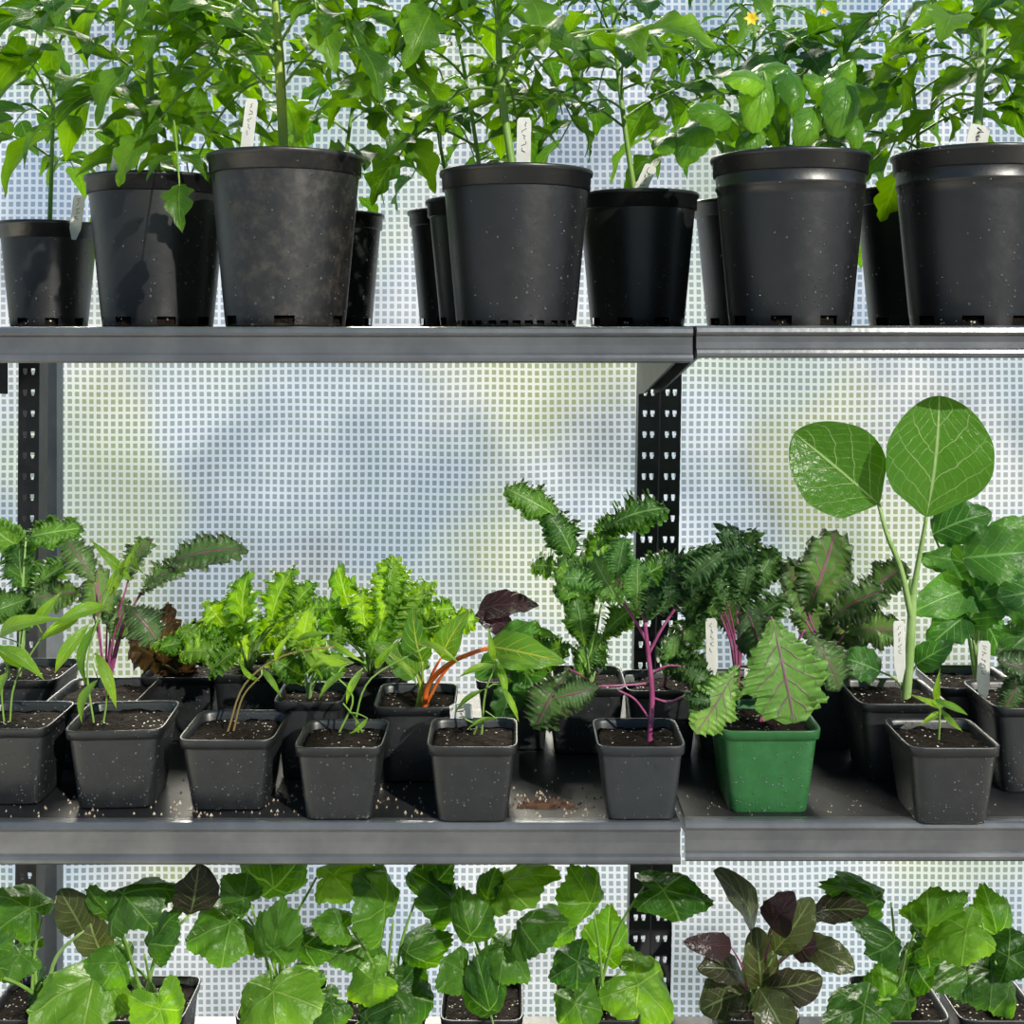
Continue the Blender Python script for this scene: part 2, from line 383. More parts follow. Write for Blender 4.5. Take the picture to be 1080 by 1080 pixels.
# ------------------------------------------------------------ pots
def soil_disc(T,c,r,z,square=False,rot=0,depth=.04):
    mb=MB();n=48;rows=[]
    rr=[1,1]+[1-k/7 for k in range(1,8)]
    for i,q in enumerate(rr):
        row=[]
        for j in range(n):
            a=2*PI*j/n+rot
            if square:
                ca,sa=math.cos(a-rot),math.sin(a-rot);f=1/((abs(ca)**8+abs(sa)**8)**(1/8))
            else:f=1
            x=c.x+math.cos(a)*r*q*f;y=c.y+math.sin(a)*r*q*f
            zz=z-depth if i==0 else z+.0035*noise.noise(Vector((x*90,y*90,z*3)))+(.002*(1-q))
            row.append((x,y,zz))
        rows.append(row)
    mb.grid(rows,True);return T.part('soil',mb,M['soil'])
def round_pot(name,cx,Yc,wpx,rimy,label,cat='potted plant',group=None,mat='pot',shelf=None,bands=1,holes=8,hseed=0,base=.80):
    shelf=Z_TOP if shelf is None else shelf
    d=D0+Yc;W=wpx*d/F;zr=ZE+(HY-rimy)*(d-W/2)/F;H=zr-shelf
    X=(cx-540)*d/F
    T=Thing(name,(X,Yc,shelf),label,cat,group);n=96
    rt=W/2-.004;rb=rt*base
    def r_at(z):return rb+(rt-.001-rb)*(z/(H-.02))
    hr=set()
    for h in range(holes):
        s=int((h+.37+hseed)*n/holes)%n
        for q in range(5 if holes<12 else 2): hr.add((s+q)%n)
    hz=.012 if holes<12 else .007
    prf=[(rb*.6,.004),(rb-.003,.004),(rb-.001,0),(rb,.002),(r_at(hz),hz),(r_at(hz+.004),hz+.004)]
    prf+=[(r_at(z*H),z*H) for z in (.25,.5,.75)]
    if bands==2:
        zz=H-.036;prf+=[(r_at(zz),zz),(r_at(zz)+.0016,zz+.0015),(r_at(zz)+.0016,zz+.004),(r_at(zz)+.0006,zz+.006)]
    prf+=[(rt-.001,H-.021)]
    rows=[[(X+r*math.cos(2*PI*j/n),Yc+r*math.sin(2*PI*j/n),shelf+z) for j in range(n)] for r,z in prf]
    mb=MB();mb.grid(rows,True,skip=lambda i,j:i==3 and j in hr)
    pot=T.part('pot',mb,M[mat])
    prf=[(rt-.001,H-.021),(rt+.0015,H-.020),(rt+.002,H-.006),(W/2,H-.005),(W/2+.0008,H-.002),(W/2,H),(W/2-.003,H),(rt-.004,H-.004),(rt-.006,H-.04)]
    rows=[[(X+r*math.cos(2*PI*j/n),Yc+r*math.sin(2*PI*j/n),shelf+z) for j in range(n)] for r,z in prf]
    mb=MB();mb.grid(rows,True);T.part('rim',mb,M[mat],pot)
    soil_disc(T,Vector((X,Yc)),rb-.004,shelf+H-.022,depth=H-.026)
    T.top=Vector((X,Yc,shelf+H-.022));T.d=d
    return T
def square_pot(name,cx,wpx,basey,rimy,label,cat='potted plant',group=None,mat='sq',rot=0,shelf=None,Yc=None,H=None):
    if shelf is None:
        shelf=Z_MID;d=D0*(868-HY)/(basey-HY);H=(basey-rimy)*d/F*.985;W=wpx*d/F*.985;Yc=d-D0+.39*W
    else: W=wpx*(D0+Yc)/F
    X=(cx-540)*(D0+Yc-W*.4)/F
    T=Thing(name,(X,Yc,shelf),label,cat,group);n=64
    def ring(w,z,p=9):
        row=[]
        for j in range(n):
            a=2*PI*j/n;ca,sa=math.cos(a),math.sin(a);f=w/2/((abs(ca)**p+abs(sa)**p)**(1/p))
            x,y=ca*f,sa*f
            row.append((X+x*math.cos(rot)-y*math.sin(rot),Yc+x*math.sin(rot)+y*math.cos(rot),shelf+z))
        return row
    wb=W*.77;wt=W*.955
    wa=lambda z:wb+(wt-wb)*z/H
    mb=MB()
    mb.grid([ring(wb*.6,.003),ring(wb*.94,.003),ring(wb*.97,0),ring(wb,.003),ring(wa(H*.33),H*.33),ring(wa(H*.66),H*.66),ring(wa(H-.010),H-.010)],True)
    pot=T.part('pot',mb,M[mat],label=None)
    mb=MB()
    mb.grid([ring(wa(H-.010),H-.010),ring(W*.985,H-.0095),ring(W,H-.001),ring(W*.998,H),ring(W*.965,H),ring(W*.93,H-.004),ring(W*.89,H-.02)],True)
    T.part('rim',mb,M[mat],pot)
    soil_disc(T,Vector((X,Yc)),W*.44,shelf+H-.009,True,rot,.004)
    T.top=Vector((X,Yc,shelf+H-.009));T.Y=Yc;T.d=D0+Yc;T.W=W
    return T
def plant_tag(T,bx,by,tx,ty,w,Y,seed=1):
    a=P(bx,by,Y);b=P(tx,ty,Y);ax=(b-a);L=ax.length;ax/=L;a=a-ax*.02;L+=.02;s=w*(D0+Y)/F/2
    sd=ax.cross(Vector((0,1,0))).normalized();th=Vector((0,.0006,0))
    o=[(-.35,0),(.35,0),(1,.25*1),(1,.95),(.7,1),(-.7,1),(-1,.95),(-1,.25)]
    fr=[a+sd*s*x+ax*L*y-th for x,y in o];bk=[p+th*2 for p in fr];n=len(o)
    mb=MB();mb.add(fr+bk,[tuple(range(n)),tuple(range(2*n-1,n-1,-1))]+[(i,i+n,(i+1)%n+n,(i+1)%n) for i in range(n)])
    tg=T.part('plant_tag',mb,M['tagw'],smooth=False,label='white plastic plant tag')
    rng=random.Random(seed);mb=MB()
    for q in range(5):
        y0=.93-.1*q
        pts=[a+sd*s*rng.uniform(-.4,.4)+ax*L*(y0-.07*k/3)-th*1.8 for k in range(4)]
        tube(mb,pts,s*.045,s*.045,4,0)
    T.part('handwriting',mb,M['ink'],tg,smooth=False)
# ------------------------------------------------------------ setting
def film():
    m,t=newmat('glowing_scrim_film');k=N(t)
    tc=k.n('ShaderNodeTexCoord').outputs['Object'];sp=k.n('ShaderNodeSeparateXYZ');k.l(tc,sp.inputs[0])
    wob=k.m('MULTIPLY',k.m('SUBTRACT',k.noise(tc,5,1),.5),.008)
    pit=1/.0112
    def thr(s,a):
        f=k.m('ABSOLUTE',k.m('SUBTRACT',k.m('FRACT',k.m('MULTIPLY',k.m('ADD',s,wob),pit)),.5))
        return k.step(f,a,a+.06,0,1)
    g=k.m('MAXIMUM',thr(sp.outputs[0],.27),thr(sp.outputs[2],.30))
    def shifted(x,z,s,d):
        mp=k.n('ShaderNodeMapping');mp.inputs['Location'].default_value=(x,0,z);k.l(tc,mp.inputs[0]);return k.noise(mp.outputs[0],s,d,.5)
    big=shifted(0.35,0.1,4.0,3);big2=shifted(3.1,7.7,3.0,1);big3=shifted(9.3,2.2,3.4,2)
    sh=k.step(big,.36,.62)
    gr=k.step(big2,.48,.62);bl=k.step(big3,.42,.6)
    cell=k.mix(sh,(.10,.13,.16),(.46,.51,.55))  # mottled tints painted for blurred daylight and outdoors behind the film
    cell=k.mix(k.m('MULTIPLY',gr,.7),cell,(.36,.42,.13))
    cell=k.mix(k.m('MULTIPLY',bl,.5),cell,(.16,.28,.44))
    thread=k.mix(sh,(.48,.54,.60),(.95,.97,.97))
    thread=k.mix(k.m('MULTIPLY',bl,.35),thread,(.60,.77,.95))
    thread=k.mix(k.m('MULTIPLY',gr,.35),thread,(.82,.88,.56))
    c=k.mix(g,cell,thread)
    em=k.n('ShaderNodeEmission');k.l(c,em.inputs[0]);em.inputs[1].default_value=1.0  # film emits by itself, standing in for daylight passing through
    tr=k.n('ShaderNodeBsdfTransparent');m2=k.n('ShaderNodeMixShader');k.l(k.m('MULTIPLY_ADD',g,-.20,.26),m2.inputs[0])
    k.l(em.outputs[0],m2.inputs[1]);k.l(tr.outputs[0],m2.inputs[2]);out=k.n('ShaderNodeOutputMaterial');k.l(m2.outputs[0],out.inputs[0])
    return m
YW=.64
mb=MB();rows=[]
for i in range(41):
    z=3.0*i/40;rows.append([(x*.1,YW+.004*noise.noise(Vector((x*.35,z*2,0))),z) for x in range(-20,21)])
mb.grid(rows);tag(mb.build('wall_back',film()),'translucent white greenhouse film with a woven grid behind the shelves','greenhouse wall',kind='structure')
mb=MB();mb.box((-3,-3,-.05),(3,YW,0));tag(mb.build('floor',plain('gravel_floor',(.16,.15,.13),.9,0,.8,120,(.3,.28,.25),60),smooth=False),'grey gravel greenhouse floor','floor',kind='structure')
mb=MB();mb.box((-60,YW+.02,-.07),(60,160,-.02));tag(mb.build('ground',plain('pale_ground',(.055,.060,.055),1,0,0,1,(.06,.075,.035),.5,0),smooth=False),'damp ground outside the film','ground',kind='structure')
pp=P(53,500,.52);mb=MB();mb.box((pp.x-.013,.51,0),(pp.x+.013,.535,ZE-.01))
tag(mb.build('trim_1',M['post'],smooth=False),'plain grey vertical greenhouse post beside the left upright','post',kind='structure')
def shelf(name,x0,x1,z,label,zdrop=.036):
    T=Thing(name,((x0+x1)/2,.2,z-.04),label,'shelf','cantilever steel shelf bays')
    mb=MB();mb.box((x0+.001,.008,z-.004),(x1-.001,.425,z));mb.box((x0+.001,.41,z-.03),(x1-.001,.425,z-.003))
    T.part('deck',mb,M['deck'],smooth=False)
    h=zdrop
    pr=[(.012,.0002),(.005,.0004),(.002,-.0003),(.0002,-.002),(-.001,-.006),(.0005,-.0085),(.003,-.010),(.0035,-h*.5),(.003,-h+.010),(.0,-h+.008),(-.001,-h+.005),(-.0008,-h+.002),(.001,-h),(.010,-h),(.012,-h+.006),(.008,-h+.008),(.008,-.006)]
    rows=[[(x,y,z+zz) for y,zz in pr] for x in (x0,x1)]
    mb=MB();mb.grid(rows,True);mb.f.append(tuple(range(len(pr))));mb.f.append(tuple(range(len(pr),2*len(pr))))
    T.part('front_lip',mb,M['lip'],smooth=False)
    for xb in (x0+.008,x1-.008):
        mb=MB();o=[(.03,-.006),(.03,-.03),(.18,-.055),(.36,-.085),(.425,-.09),(.425,-.006)]
        a=[(xb-.0015,y,z+q) for y,q in o];b=[(xb+.0015,y,z+q) for y,q in o];n=len(o)
        mb.add(a+b,[tuple(range(n)),tuple(range(2*n-1,n-1,-1))]+[(i,(i+1)%n,(i+1)%n+n,i+n) for i in range(n)])
        T.part('bracket',mb,M['upr'],smooth=False)
X=lambda px:(px-540)*D0/F
shelf('metal_shelf',X(-190),X(731),Z_TOP,'long top steel shelf bay left of the joint, under the large pots')
shelf('metal_shelf',X(735),X(1560),Z_TOP+.001,'top steel shelf bay right of the joint, under the basil pot',.032)
shelf('metal_shelf',X(-190),X(718),Z_MID,'middle steel shelf bay on the left, scattered with soil crumbs',.042)
shelf('metal_shelf',X(723),X(1560),Z_MID+.0015,'middle steel shelf bay on the right, carrying the green pot',.040)
shelf('metal_shelf',X(-190),X(712),Z_LOW,'lowest steel shelf bay on the left, holding squash seedlings')
shelf('metal_shelf',X(716),X(1560),Z_LOW,'lowest steel shelf bay on the right, holding the bronze choi')
def upright(pxt,pxb,w,label,cols=1):
    yt=.43;pt=P(pxt,390,yt).x;pb=P(pxb,1000,yt).x;zt=P(0,390,yt).z;zb=P(0,1000,yt).z
    xs=lambda z:pb+(pt-pb)*(z-zb)/(zt-zb)
    wd=w*(D0+yt)/F
    T=Thing('slotted_upright',(xs(.7),yt,0),label,'shelf upright','slotted uprights behind the shelves')
    for ci in range(cols):
        x0=-wd/2+wd*ci/cols+(.001 if ci else 0);x1=-wd/2+wd*(ci+1)/cols-.001;ww=x1-x0
        mb=MB();pitch=.0285;z=.02
        a=x0+ww*.22;b=x0+ww*.42;c=x0+ww*.58;e=x0+ww*.78
        hi=ZE-.03
        def bx(u0,u1,z0,z1):
            q=xs((z0+z1)/2);mb.box((q+u0,yt,z0),(q+u1,yt+.002,z1))
        while z<hi:   # keyhole slots: a wide upper and a narrow lower opening
            for u0,u1 in ((x0,a),(b,c),(e,x1)): bx(u0,u1,z+.003,z+.0085)
            m1=(b-a)*.15
            for u0,u1 in ((x0,a+m1),(b-m1,c+m1),(e-m1,x1)): bx(u0,u1,z,z+.003)
            bx(x0,x1,z+.0085,z+pitch);z+=pitch
        T.part('slotted_face',mb,M['upr'],smooth=False)
        mb=MB()
        for u in (x0,x1-.002):
            vs=[]
            for z in (0,hi+.01):
                q=xs(z);vs+=[(q+u,yt+.001,z),(q+u+.002,yt+.001,z),(q+u+.002,yt+.03,z),(q+u,yt+.03,z)]
            mb.add(vs,[(0,1,2,3),(4,5,6,7),(0,1,5,4),(1,2,6,5),(2,3,7,6),(3,0,4,7)])
        T.part('side_flange',mb,M['upr'],smooth=False)
    mb=MB();q=xs(0);mb.box((q-wd*.7,yt-.02,0),(q+wd*.7,yt+.05,.006));T.part('foot_plate',mb,M['upr'],smooth=False)
upright(31,27,23,'black slotted steel upright at the left edge beside the grey post')
upright(697,686,46,'black double slotted steel upright under the joint of the shelf bays',2)
rr=random.Random(3)
def crumbs(name,n,fn,mat,label):
    mb=MB()
    for i in range(n):
        x,y=fn()
        if y>.4 or y<.013:continue
        s=rr.uniform(.0005,.0017);z=Z_MID+.0014
        mb.add([(x-s,y-s*.6,z-.0014),(x+s,y-s*.4,z-.0014),(x,y+s,z-.0014),(x,y,z+s*.8)],[(0,1,3),(1,2,3),(2,0,3),(0,2,1)])
    tag(mb.build(name,mat,smooth=False),label,'soil crumbs',kind='stuff')
crumbs('perlite_crumbs',620,lambda:(rr.uniform(-.52,.5),.014+abs(rr.gauss(0,.06))),plain('perlite_mix',(.55,.48,.36),.8,0,0,1,(.2,.14,.08),90),'scattered pale perlite crumbs on the middle shelf deck')
crumbs('spilled_soil',420,lambda:(X(575)+rr.gauss(0,.016),.035+abs(rr.gauss(0,.012))),plain('spilled_soil_mix',(.05,.025,.015),.9,0,0,1,(.14,.07,.04),90),'small spill of brown potting soil left of the charcoal pot')
# ------------------------------------------------------------ top shelf
GT='potted plants on the top shelf'
T=round_pot('potted_tomato_plant',52,.34,103,231,'small black pot at the far left of the top shelf holding a thin tomato plant','potted plant',GT)
tomato(T,T.top,P(60,-40,.33),10,.16,1.3,'tomato2',.0032,lk='ovate',lw=.44);plant_tag(T,80,236,84,206,12,.29,1)
T=round_pot('potted_tomato_plant',167,.22,148,179,'bushy tomato in the second black pot from the left, a leaf over its rim','potted plant',GT)
tomato(T,T.top,P(160,-60,.2),16,.20,2.1,'tomato',.0062,t0=.2,lk='ovate',fr=.48,lw=.44);plant_tag(T,122,182,126,156,12,.15,2)
r2=random.Random(4)
compound(T,P(178,120,.15),-1.2,.2,.12,'tomato',r2,droop=1.0)
T=round_pot('potted_tomato_plant',301.5,.09,163,154,'tomato with thick yellow-green stem in the dusty pot with soil showing below','potted plant',GT,'potdusty',holes=6,hseed=.18)
tomato(T,T.top,P(288,-60,.09),14,.19,3.7,'tomato',.0062,'yell',t0=.32);plant_tag(T,260,156,266,104,13,.03,3)
T=round_pot('potted_tomato_plant',353,.37,104,221,'small tomato pot half hidden behind the dusty pot on the top shelf','potted plant',GT)
tomato(T,T.top,P(385,10,.36),8,.15,5.2,'tomato2',.003,nf=1.1)
T=round_pot('potted_tomato_plant',484,.39,108,218,'rearmost black pot whose left edge shows beside the middle top pot','potted plant',GT)
tomato(T,T.top,P(455,60,.36),7,.14,6.1,'tomato2',.003,nf=1.1)
T=round_pot('potted_tomato_plant',513,.245,128,205,'black pot squeezed between the middle top pot and the rearmost one','potted plant',GT)
tomato(T,T.top,P(480,20,.24),7,.15,7.4,'tomato',.003,nf=1.1)
T=round_pot('potted_tomato_plant',544.5,.085,161,171,'tomato plant in the middle top pot, white tag upright and small notches along its base','potted plant',GT,holes=30,base=.82)
tomato(T,T.top,P(526,-50,.09),15,.18,8.8,'tomato',.0046,t0=.42);plant_tag(T,552,171,553,124,15,.02,4)
T=round_pot('potted_tomato_plant',672,.30,129,198,'shiny black pot right of the middle one, set back, with dark tomato foliage','potted plant',GT)
tomato(T,T.top,P(642,-30,.30),13,.17,9.9,'tomato2',.0038,t0=.34,flowers=((703,26,.15,.7),));plant_tag(T,676,199,687,174,13,.235,5)
T=round_pot('potted_tomato_plant',795,.36,128,206,'flowering tomato with yellow blossoms in the pot hidden behind the basil','potted plant',GT)
tomato(T,T.top,P(800,-30,.35),16,.17,11.2,'tomato2',.0036,flowers=((792,20,.10,.8),(868,12,.15,.4)))
T=round_pot('potted_basil',833,.09,165,154,'basil with broad shiny cupped leaves in a black pot with a double rim band','potted plant',GT,bands=2,holes=8)
rb_=random.Random(12)
for (x0,x1,y1) in ((825,805,75),(840,880,85),(812,770,125),(850,895,120),(830,835,80)):
    mb=MB();tube(mb,[P(x0,152,.08),P((x0+x1)/2,(150+y1)/2,.06),P(x1,y1,.05)],.0028,.0016,6);T.part('stem',mb,S['green'])
BL=[(800,108,66,52,262),(808,80,54,42,20),(784,86,46,36,170),(836,98,52,42,285),(776,134,46,38,205),(748,122,48,38,170),(732,150,58,46,240),(712,152,40,36,200),
 (886,84,48,40,60),(904,100,44,38,-10),(886,112,68,54,265),(864,94,44,36,140),(850,136,50,40,250),(900,138,40,34,285),(820,140,48,38,275),(790,152,44,34,240),(824,116,44,34,260)]
for cx,cy,L,W,a in BL:
    HL(T,'basil',P(cx*.6+833*.4,min(150,cy+25),.07),(cx,cy),L,W,a,.02+rb_.uniform(0,.07),.3,(rb_.uniform(-.5,.5),-.9,rb_.uniform(.3,.9)),rng=rb_)
T=round_pot('potted_tomato_plant',972,.30,140,192,'black pot in shadow between the basil pot and the rightmost pot','potted plant',GT)
tomato(T,T.top,P(948,10,.28),9,.16,13.1,'tomato2',.003)
T=round_pot('potted_tomato_plant',1026,.10,166,150,'rightmost large black pot with water beads, a tomato and a tag behind its rim','potted plant',GT,bands=2)
tomato(T,T.top,P(1040,-50,.1),14,.19,14.6,'tomato',.0055,t0=.34);plant_tag(T,1030,151,1034,132,22,.03,6)
# ------------------------------------------------------------ middle shelf, back rows
GB='square pots in the back row of the middle shelf'
GF='square pots along the front of the middle shelf'
def sp(name,cx,w,by,ry,label,g=GB,mat='sq',rot=0):return square_pot(name,cx,w,by,ry,label,'potted plant',g,mat,rot)
def leaves(T,kind,crown,lst,dy=0,spread=.05,seed=1,st=None,tilt=None,extra=0,sc=1,ysh=0):
    rg=random.Random(seed);cr=P(crown[0],crown[1],T.Y)
    lst=[(a,b+ysh,c*sc,d*sc,e) for a,b,c,d,e in lst]
    for _ in range(extra):
        a=rg.choice(lst);lst.append((a[0]+rg.uniform(-22,22),a[1]+rg.uniform(-6,26),a[2]*rg.uniform(.6,.9),a[3]*rg.uniform(.6,.9),a[4]+rg.uniform(-50,50)))
    for (cx,cy,L,W,a) in lst:
        HL(T,kind,cr,(cx,cy),L,W,a,T.Y+dy+rg.uniform(-spread,spread),rg.uniform(-.1,.6) if tilt is None else tilt,st=st,rng=rg)
T=sp('potted_kale',18,88,792,714,'curly green kale at the left edge of the middle shelf, its pot in shadow behind')
leaves(T,'kale',(20,720),[(12,566,58,44,150),(58,562,62,36,10),(25,600,56,44,100),(55,610,50,36,40),(8,640,56,40,200),(35,645,46,40,60)],-.02,.05,2)
T=sp('potted_kale',96,98,812,738,'purple-stemmed frilly kale arching right above the seedling pots at the left')
leaves(T,'pkale',(112,735),[(215,588,88,44,12),(150,657,50,46,-50),(108,628,56,46,100),(85,592,54,38,125),(172,612,56,34,30),(62,628,58,42,190),(148,590,50,34,60),(125,650,50,40,-80)],-.03,.04,3)
T=sp('potted_red_lettuce',188,82,783,711,'brown-red lettuce in a black pot between the purple kale and the green lettuce')
leaves(T,'redlet',(188,712),[(175,668,66,50,85),(160,690,56,46,150),(203,676,56,42,40),(185,702,50,46,-60)],-.02,.03,4)
LS=.86
T=sp('potted_lettuce',262,80,788,708,'bright yellow-green frilly lettuce left of the other green lettuces')
leaves(T,'lettuce',(262,708),[(265,638,84,50,95),(235,655,68,46,130),(215,690,60,44,175),(298,630,80,50,70),(285,668,62,50,40),(238,698,54,40,-140),(312,660,60,44,20),(255,675,60,50,100),(205,672,46,36,150),(320,630,50,36,50)],-.04,.05,5,extra=12,sc=LS)
T=sp('potted_lettuce',325,74,822,737,'frilly green lettuce in the narrow gap between the two thin-seedling pots')
leaves(T,'lettuce',(326,738),[(332,688,60,46,100),(348,704,50,38,30),(304,704,50,40,150),(322,665,56,42,80)],-.01,.03,6,extra=4,sc=LS)
T=sp('potted_lettuce',388,84,786,711,'tall frilly lettuce behind the pot of thin seedlings, largest of the lettuces')
leaves(T,'lettuce',(390,712),[(368,628,80,46,110),(408,620,84,50,80),(438,650,72,46,60),(466,664,66,42,20),(400,668,68,50,70),(352,652,62,48,120),(430,694,56,42,-20),(484,656,50,36,10),(385,645,60,46,95),(445,630,50,36,50)],-.04,.05,7,extra=13,sc=LS)
T=sp('potted_chard',437,88,826,742,'chard with bright orange and yellow stalks in a black pot')
c0=P(447,747,T.Y-.01)
rg=random.Random(8)
for cc,L,W,a,st in (((556,690),84,40,-12,'orange'),((415,694),60,32,145,'yell'),((480,668),60,30,60,'orange'),((440,668),60,32,100,'yell')):
    HL(T,'chard',c0,cc,L,W,a,T.Y-.03+rg.uniform(-.03,.02),.3,st=st,rng=rg)
mb=MB();tube(mb,[P(447,752,T.Y-.03),P(452,722,T.Y-.04),P(474,700,.07),P(500,688,.03),P(518,683,.02)],.0033,.0021,8);T.part('stalk',mb,S['orange'],label='bright orange chard stalk')
mb=MB();tube(mb,[P(440,752,T.Y-.02),P(443,715,T.Y-.03),P(428,690,T.Y-.03)],.0026,.0018,8);T.part('stalk',mb,S['yell'],label='yellow chard stalk')
plant_tag(T,487,758,486,742,24,T.Y-.06,8)
T=sp('potted_mustard',543,84,792,716,'dark purple-leaved mustard seedling left of the tall kale')
leaves(T,'purple',(540,718),[(536,642,64,34,5),(520,655,40,26,160)],-.02,.02,9)
leaves(T,'broc',(540,718),[(562,682,80,42,-15),(528,702,60,36,205),(560,725,60,40,-60),(535,740,50,36,-110)],-.03,.02,9)
T=sp('potted_kale',618,88,796,722,'tallest curly kale, pale stalks, standing in front of the double upright')
leaves(T,'kale',(622,728),[(563,532,72,40,150),(668,548,74,50,20),(592,566,54,46,120),(632,590,70,54,80),(605,616,64,48,110),(648,612,54,42,60),(690,602,56,42,30),(572,690,62,42,200),(612,655,54,40,100),(655,655,50,38,40),(620,690,54,42,70),(640,560,40,32,60),(580,600,40,32,170)],-.03,.05,10)
leaves(T,'pkale',(622,728),[(582,738,74,56,-120)],-.06,.01,11,tilt=.3)
plant_tag(T,665,758,664,712,10,T.Y,10)
T=sp('potted_kale',700,80,800,725,'dark curly kale in the pot behind the purple-stemmed one')
leaves(T,'curlyp',(700,726),[(708,690,46,38,80),(728,672,50,40,50),(735,640,46,38,60),(725,702,46,36,10)],-.02,.03,12)
T=sp('potted_kale',775,88,804,726,'tightly curled blue-green kale behind the green pot')
leaves(T,'curlyp',(778,728),[(770,592,76,46,100),(803,602,58,42,60),(745,602,58,40,130),(770,640,56,42,90),(738,636,50,38,150),(806,650,54,42,40),(785,615,54,40,80),(722,600,46,34,170),(755,620,48,36,110),(790,580,44,34,70)],-.03,.05,13)
plant_tag(T,751,700,750,652,12,T.Y-.06,11);plant_tag(T,790,735,790,700,10,T.Y-.03,12)
T=sp('potted_kale',868,84,792,716,'broad purple-tinged kale between the green pot and the tall round-leaved collard')
leaves(T,'pkale',(868,718),[(866,602,92,68,70),(902,640,78,56,30),(838,622,68,48,110),(922,664,58,46,0),(882,660,68,50,60),(935,612,56,44,40),(855,650,62,48,100),(880,700,56,46,-20),(900,685,54,42,-40)],-.02,.05,14)
plant_tag(T,915,720,914,684,12,T.Y-.05,13)
T=sp('potted_collard',952,96,826,738,'tall collard with two big round leaves on thick pale stems')
Y=T.Y
mb=MB();tube(mb,[P(955,742,Y),P(960,680,Y-.01),P(963,610,Y-.02)],.0056,.0046,8);stm=T.part('stem',mb,S['pale'])
HL(T,'collard',P(963,625,Y-.02),(984,481),128,120,84,Y-.05,.05,(.1,-1,.05),via=[P(970,585,Y-.03)],label='large round upright leaf',rng=random.Random(5))
HL(T,'collard',P(961,650,Y-.02),(882,494),116,98,140,Y-.04,.05,(-.15,-1,.15),via=[P(950,600,Y-.03),P(936,565,Y-.035)],label='round leaf leaning left',rng=random.Random(8))
leaves(T,'broc',(957,735),[(905,700,50,36,160),(985,690,44,30,30)],-.02,.02,15)
plant_tag(T,949,700,948,655,12,Y-.02,14)
T=sp('potted_broccoli',1033,90,806,722,'dark green broccoli plant with a white tag right of the collard')
leaves(T,'broc',(1030,724),[(1015,552,66,44,20),(1058,585,84,60,5),(1000,632,80,52,200),(1040,625,78,56,60),(1065,642,68,54,-30),(1010,598,68,46,160),(1040,668,58,42,-60),(1000,665,56,40,220),(990,600,46,36,150)],-.02,.05,16)
plant_tag(T,1037,722,1038,676,13,T.Y-.09,15)
T=sp('potted_broccoli',1120,92,806,724,'leafy broccoli cut off by the right edge of the middle shelf')
leaves(T,'broc',(1118,724),[(1075,570,70,54,160),(1085,625,70,54,190),(1080,680,60,50,210),(1068,600,60,48,120)],-.03,.05,17)
# ------------------------------------------------------------ middle shelf, front row
def seedling(T,stem,lst,seed,kind='seed',sr=.0012,st='green',wf=.6):
    rg=random.Random(seed);Y=T.Y
    for s in stem:
        mb=MB();tube(mb,[P(x,y,Y-.005*i) for i,(x,y) in enumerate(s)],sr,sr*.7,6);T.part('stem',mb,S[st])
    for (cx,cy,L,W,a,bx,by) in lst:
        HL(T,kind,P(bx,by,Y-.01),(cx,cy),L,W*wf,a,Y-.015+rg.uniform(-.03,.02),rg.uniform(0,.5),rng=rg)
T=sp('potted_seedling',4,96,850,764,'black square pot cut off by the left edge with a broad-leaved seedling',GF)
seedling(T,[[(10,768),(16,720),(45,670)],[(5,768),(2,730),(8,700)]],[(35,662,74,24,15,30,690),(4,735,54,30,-100,5,705),(22,700,62,20,-35,12,715),(52,640,44,16,50,45,670),(10,690,50,22,150,16,720)],21,wf=.8)
T=sp('potted_seedling',118,104,854,766,'square pot of lance-leaved seedlings, leftmost full pot of the front row',GF,rot=.06)
seedling(T,[[(100,770),(92,700),(108,640),(128,590)],[(108,770),(112,730),(98,690)]],[(100,690,74,20,-100,100,655),(112,718,64,18,-70,100,690),(76,684,64,20,-125,98,655),(132,600,64,18,60,120,620),(84,650,62,22,200,105,650),(150,584,42,14,95,128,600),(116,590,62,15,135,125,610),(95,740,50,18,-110,98,700),(62,664,50,18,210,90,650)],22,wf=.75)
T=sp('potted_seedling',239,103,856,776,'second full pot of the front row, one long bare stem arching right over the shelf',GF)
seedling(T,[[(240,772),(258,722),(298,692),(352,682)],[(246,772),(256,735),(276,712)]],[(364,688,50,14,-30,345,683),(334,672,44,13,10,315,688),(300,680,38,12,60,290,697),(286,720,40,12,-55,276,712),(330,702,38,12,-55,310,690),(262,705,34,12,130,270,715)],23,st='brown')
T=sp('potted_seedling',357,95,866,784,'third full pot of the front row, several thin bending stems with small leaves',GF)
seedling(T,[[(378,772),(376,755),(392,715),(450,682)],[(358,772),(372,735),(345,705)],[(382,772),(375,758),(362,742)]],[(346,706,56,22,195,355,712),(462,690,54,14,-25,450,682),(410,688,44,15,50,402,702),(374,724,42,15,-115,370,722),(346,690,44,17,155,352,708),(424,708,48,13,-45,415,696),(378,766,26,9,-140,372,752),(350,724,40,15,225,355,712)],24)
T=sp('potted_seedling',498,98,868,783,'fourth full pot of the front row, grassy seedling below the orange stalk',GF)
seedling(T,[[(508,774),(512,730),(524,700)],[(500,774),(502,765),(490,758)]],[(548,698,54,15,-10,526,700),(502,708,40,14,200,520,705),(528,718,48,16,-75,524,698),(538,742,44,12,-65,515,725),(508,764,34,9,-160,512,750),(518,678,38,13,100,524,700),(495,740,40,11,220,512,728)],25)
T=sp('potted_kale',676.5,95,866,783,'smooth charcoal pot with a branching bright purple kale stem',GF,'sqgrey')
Y=T.Y
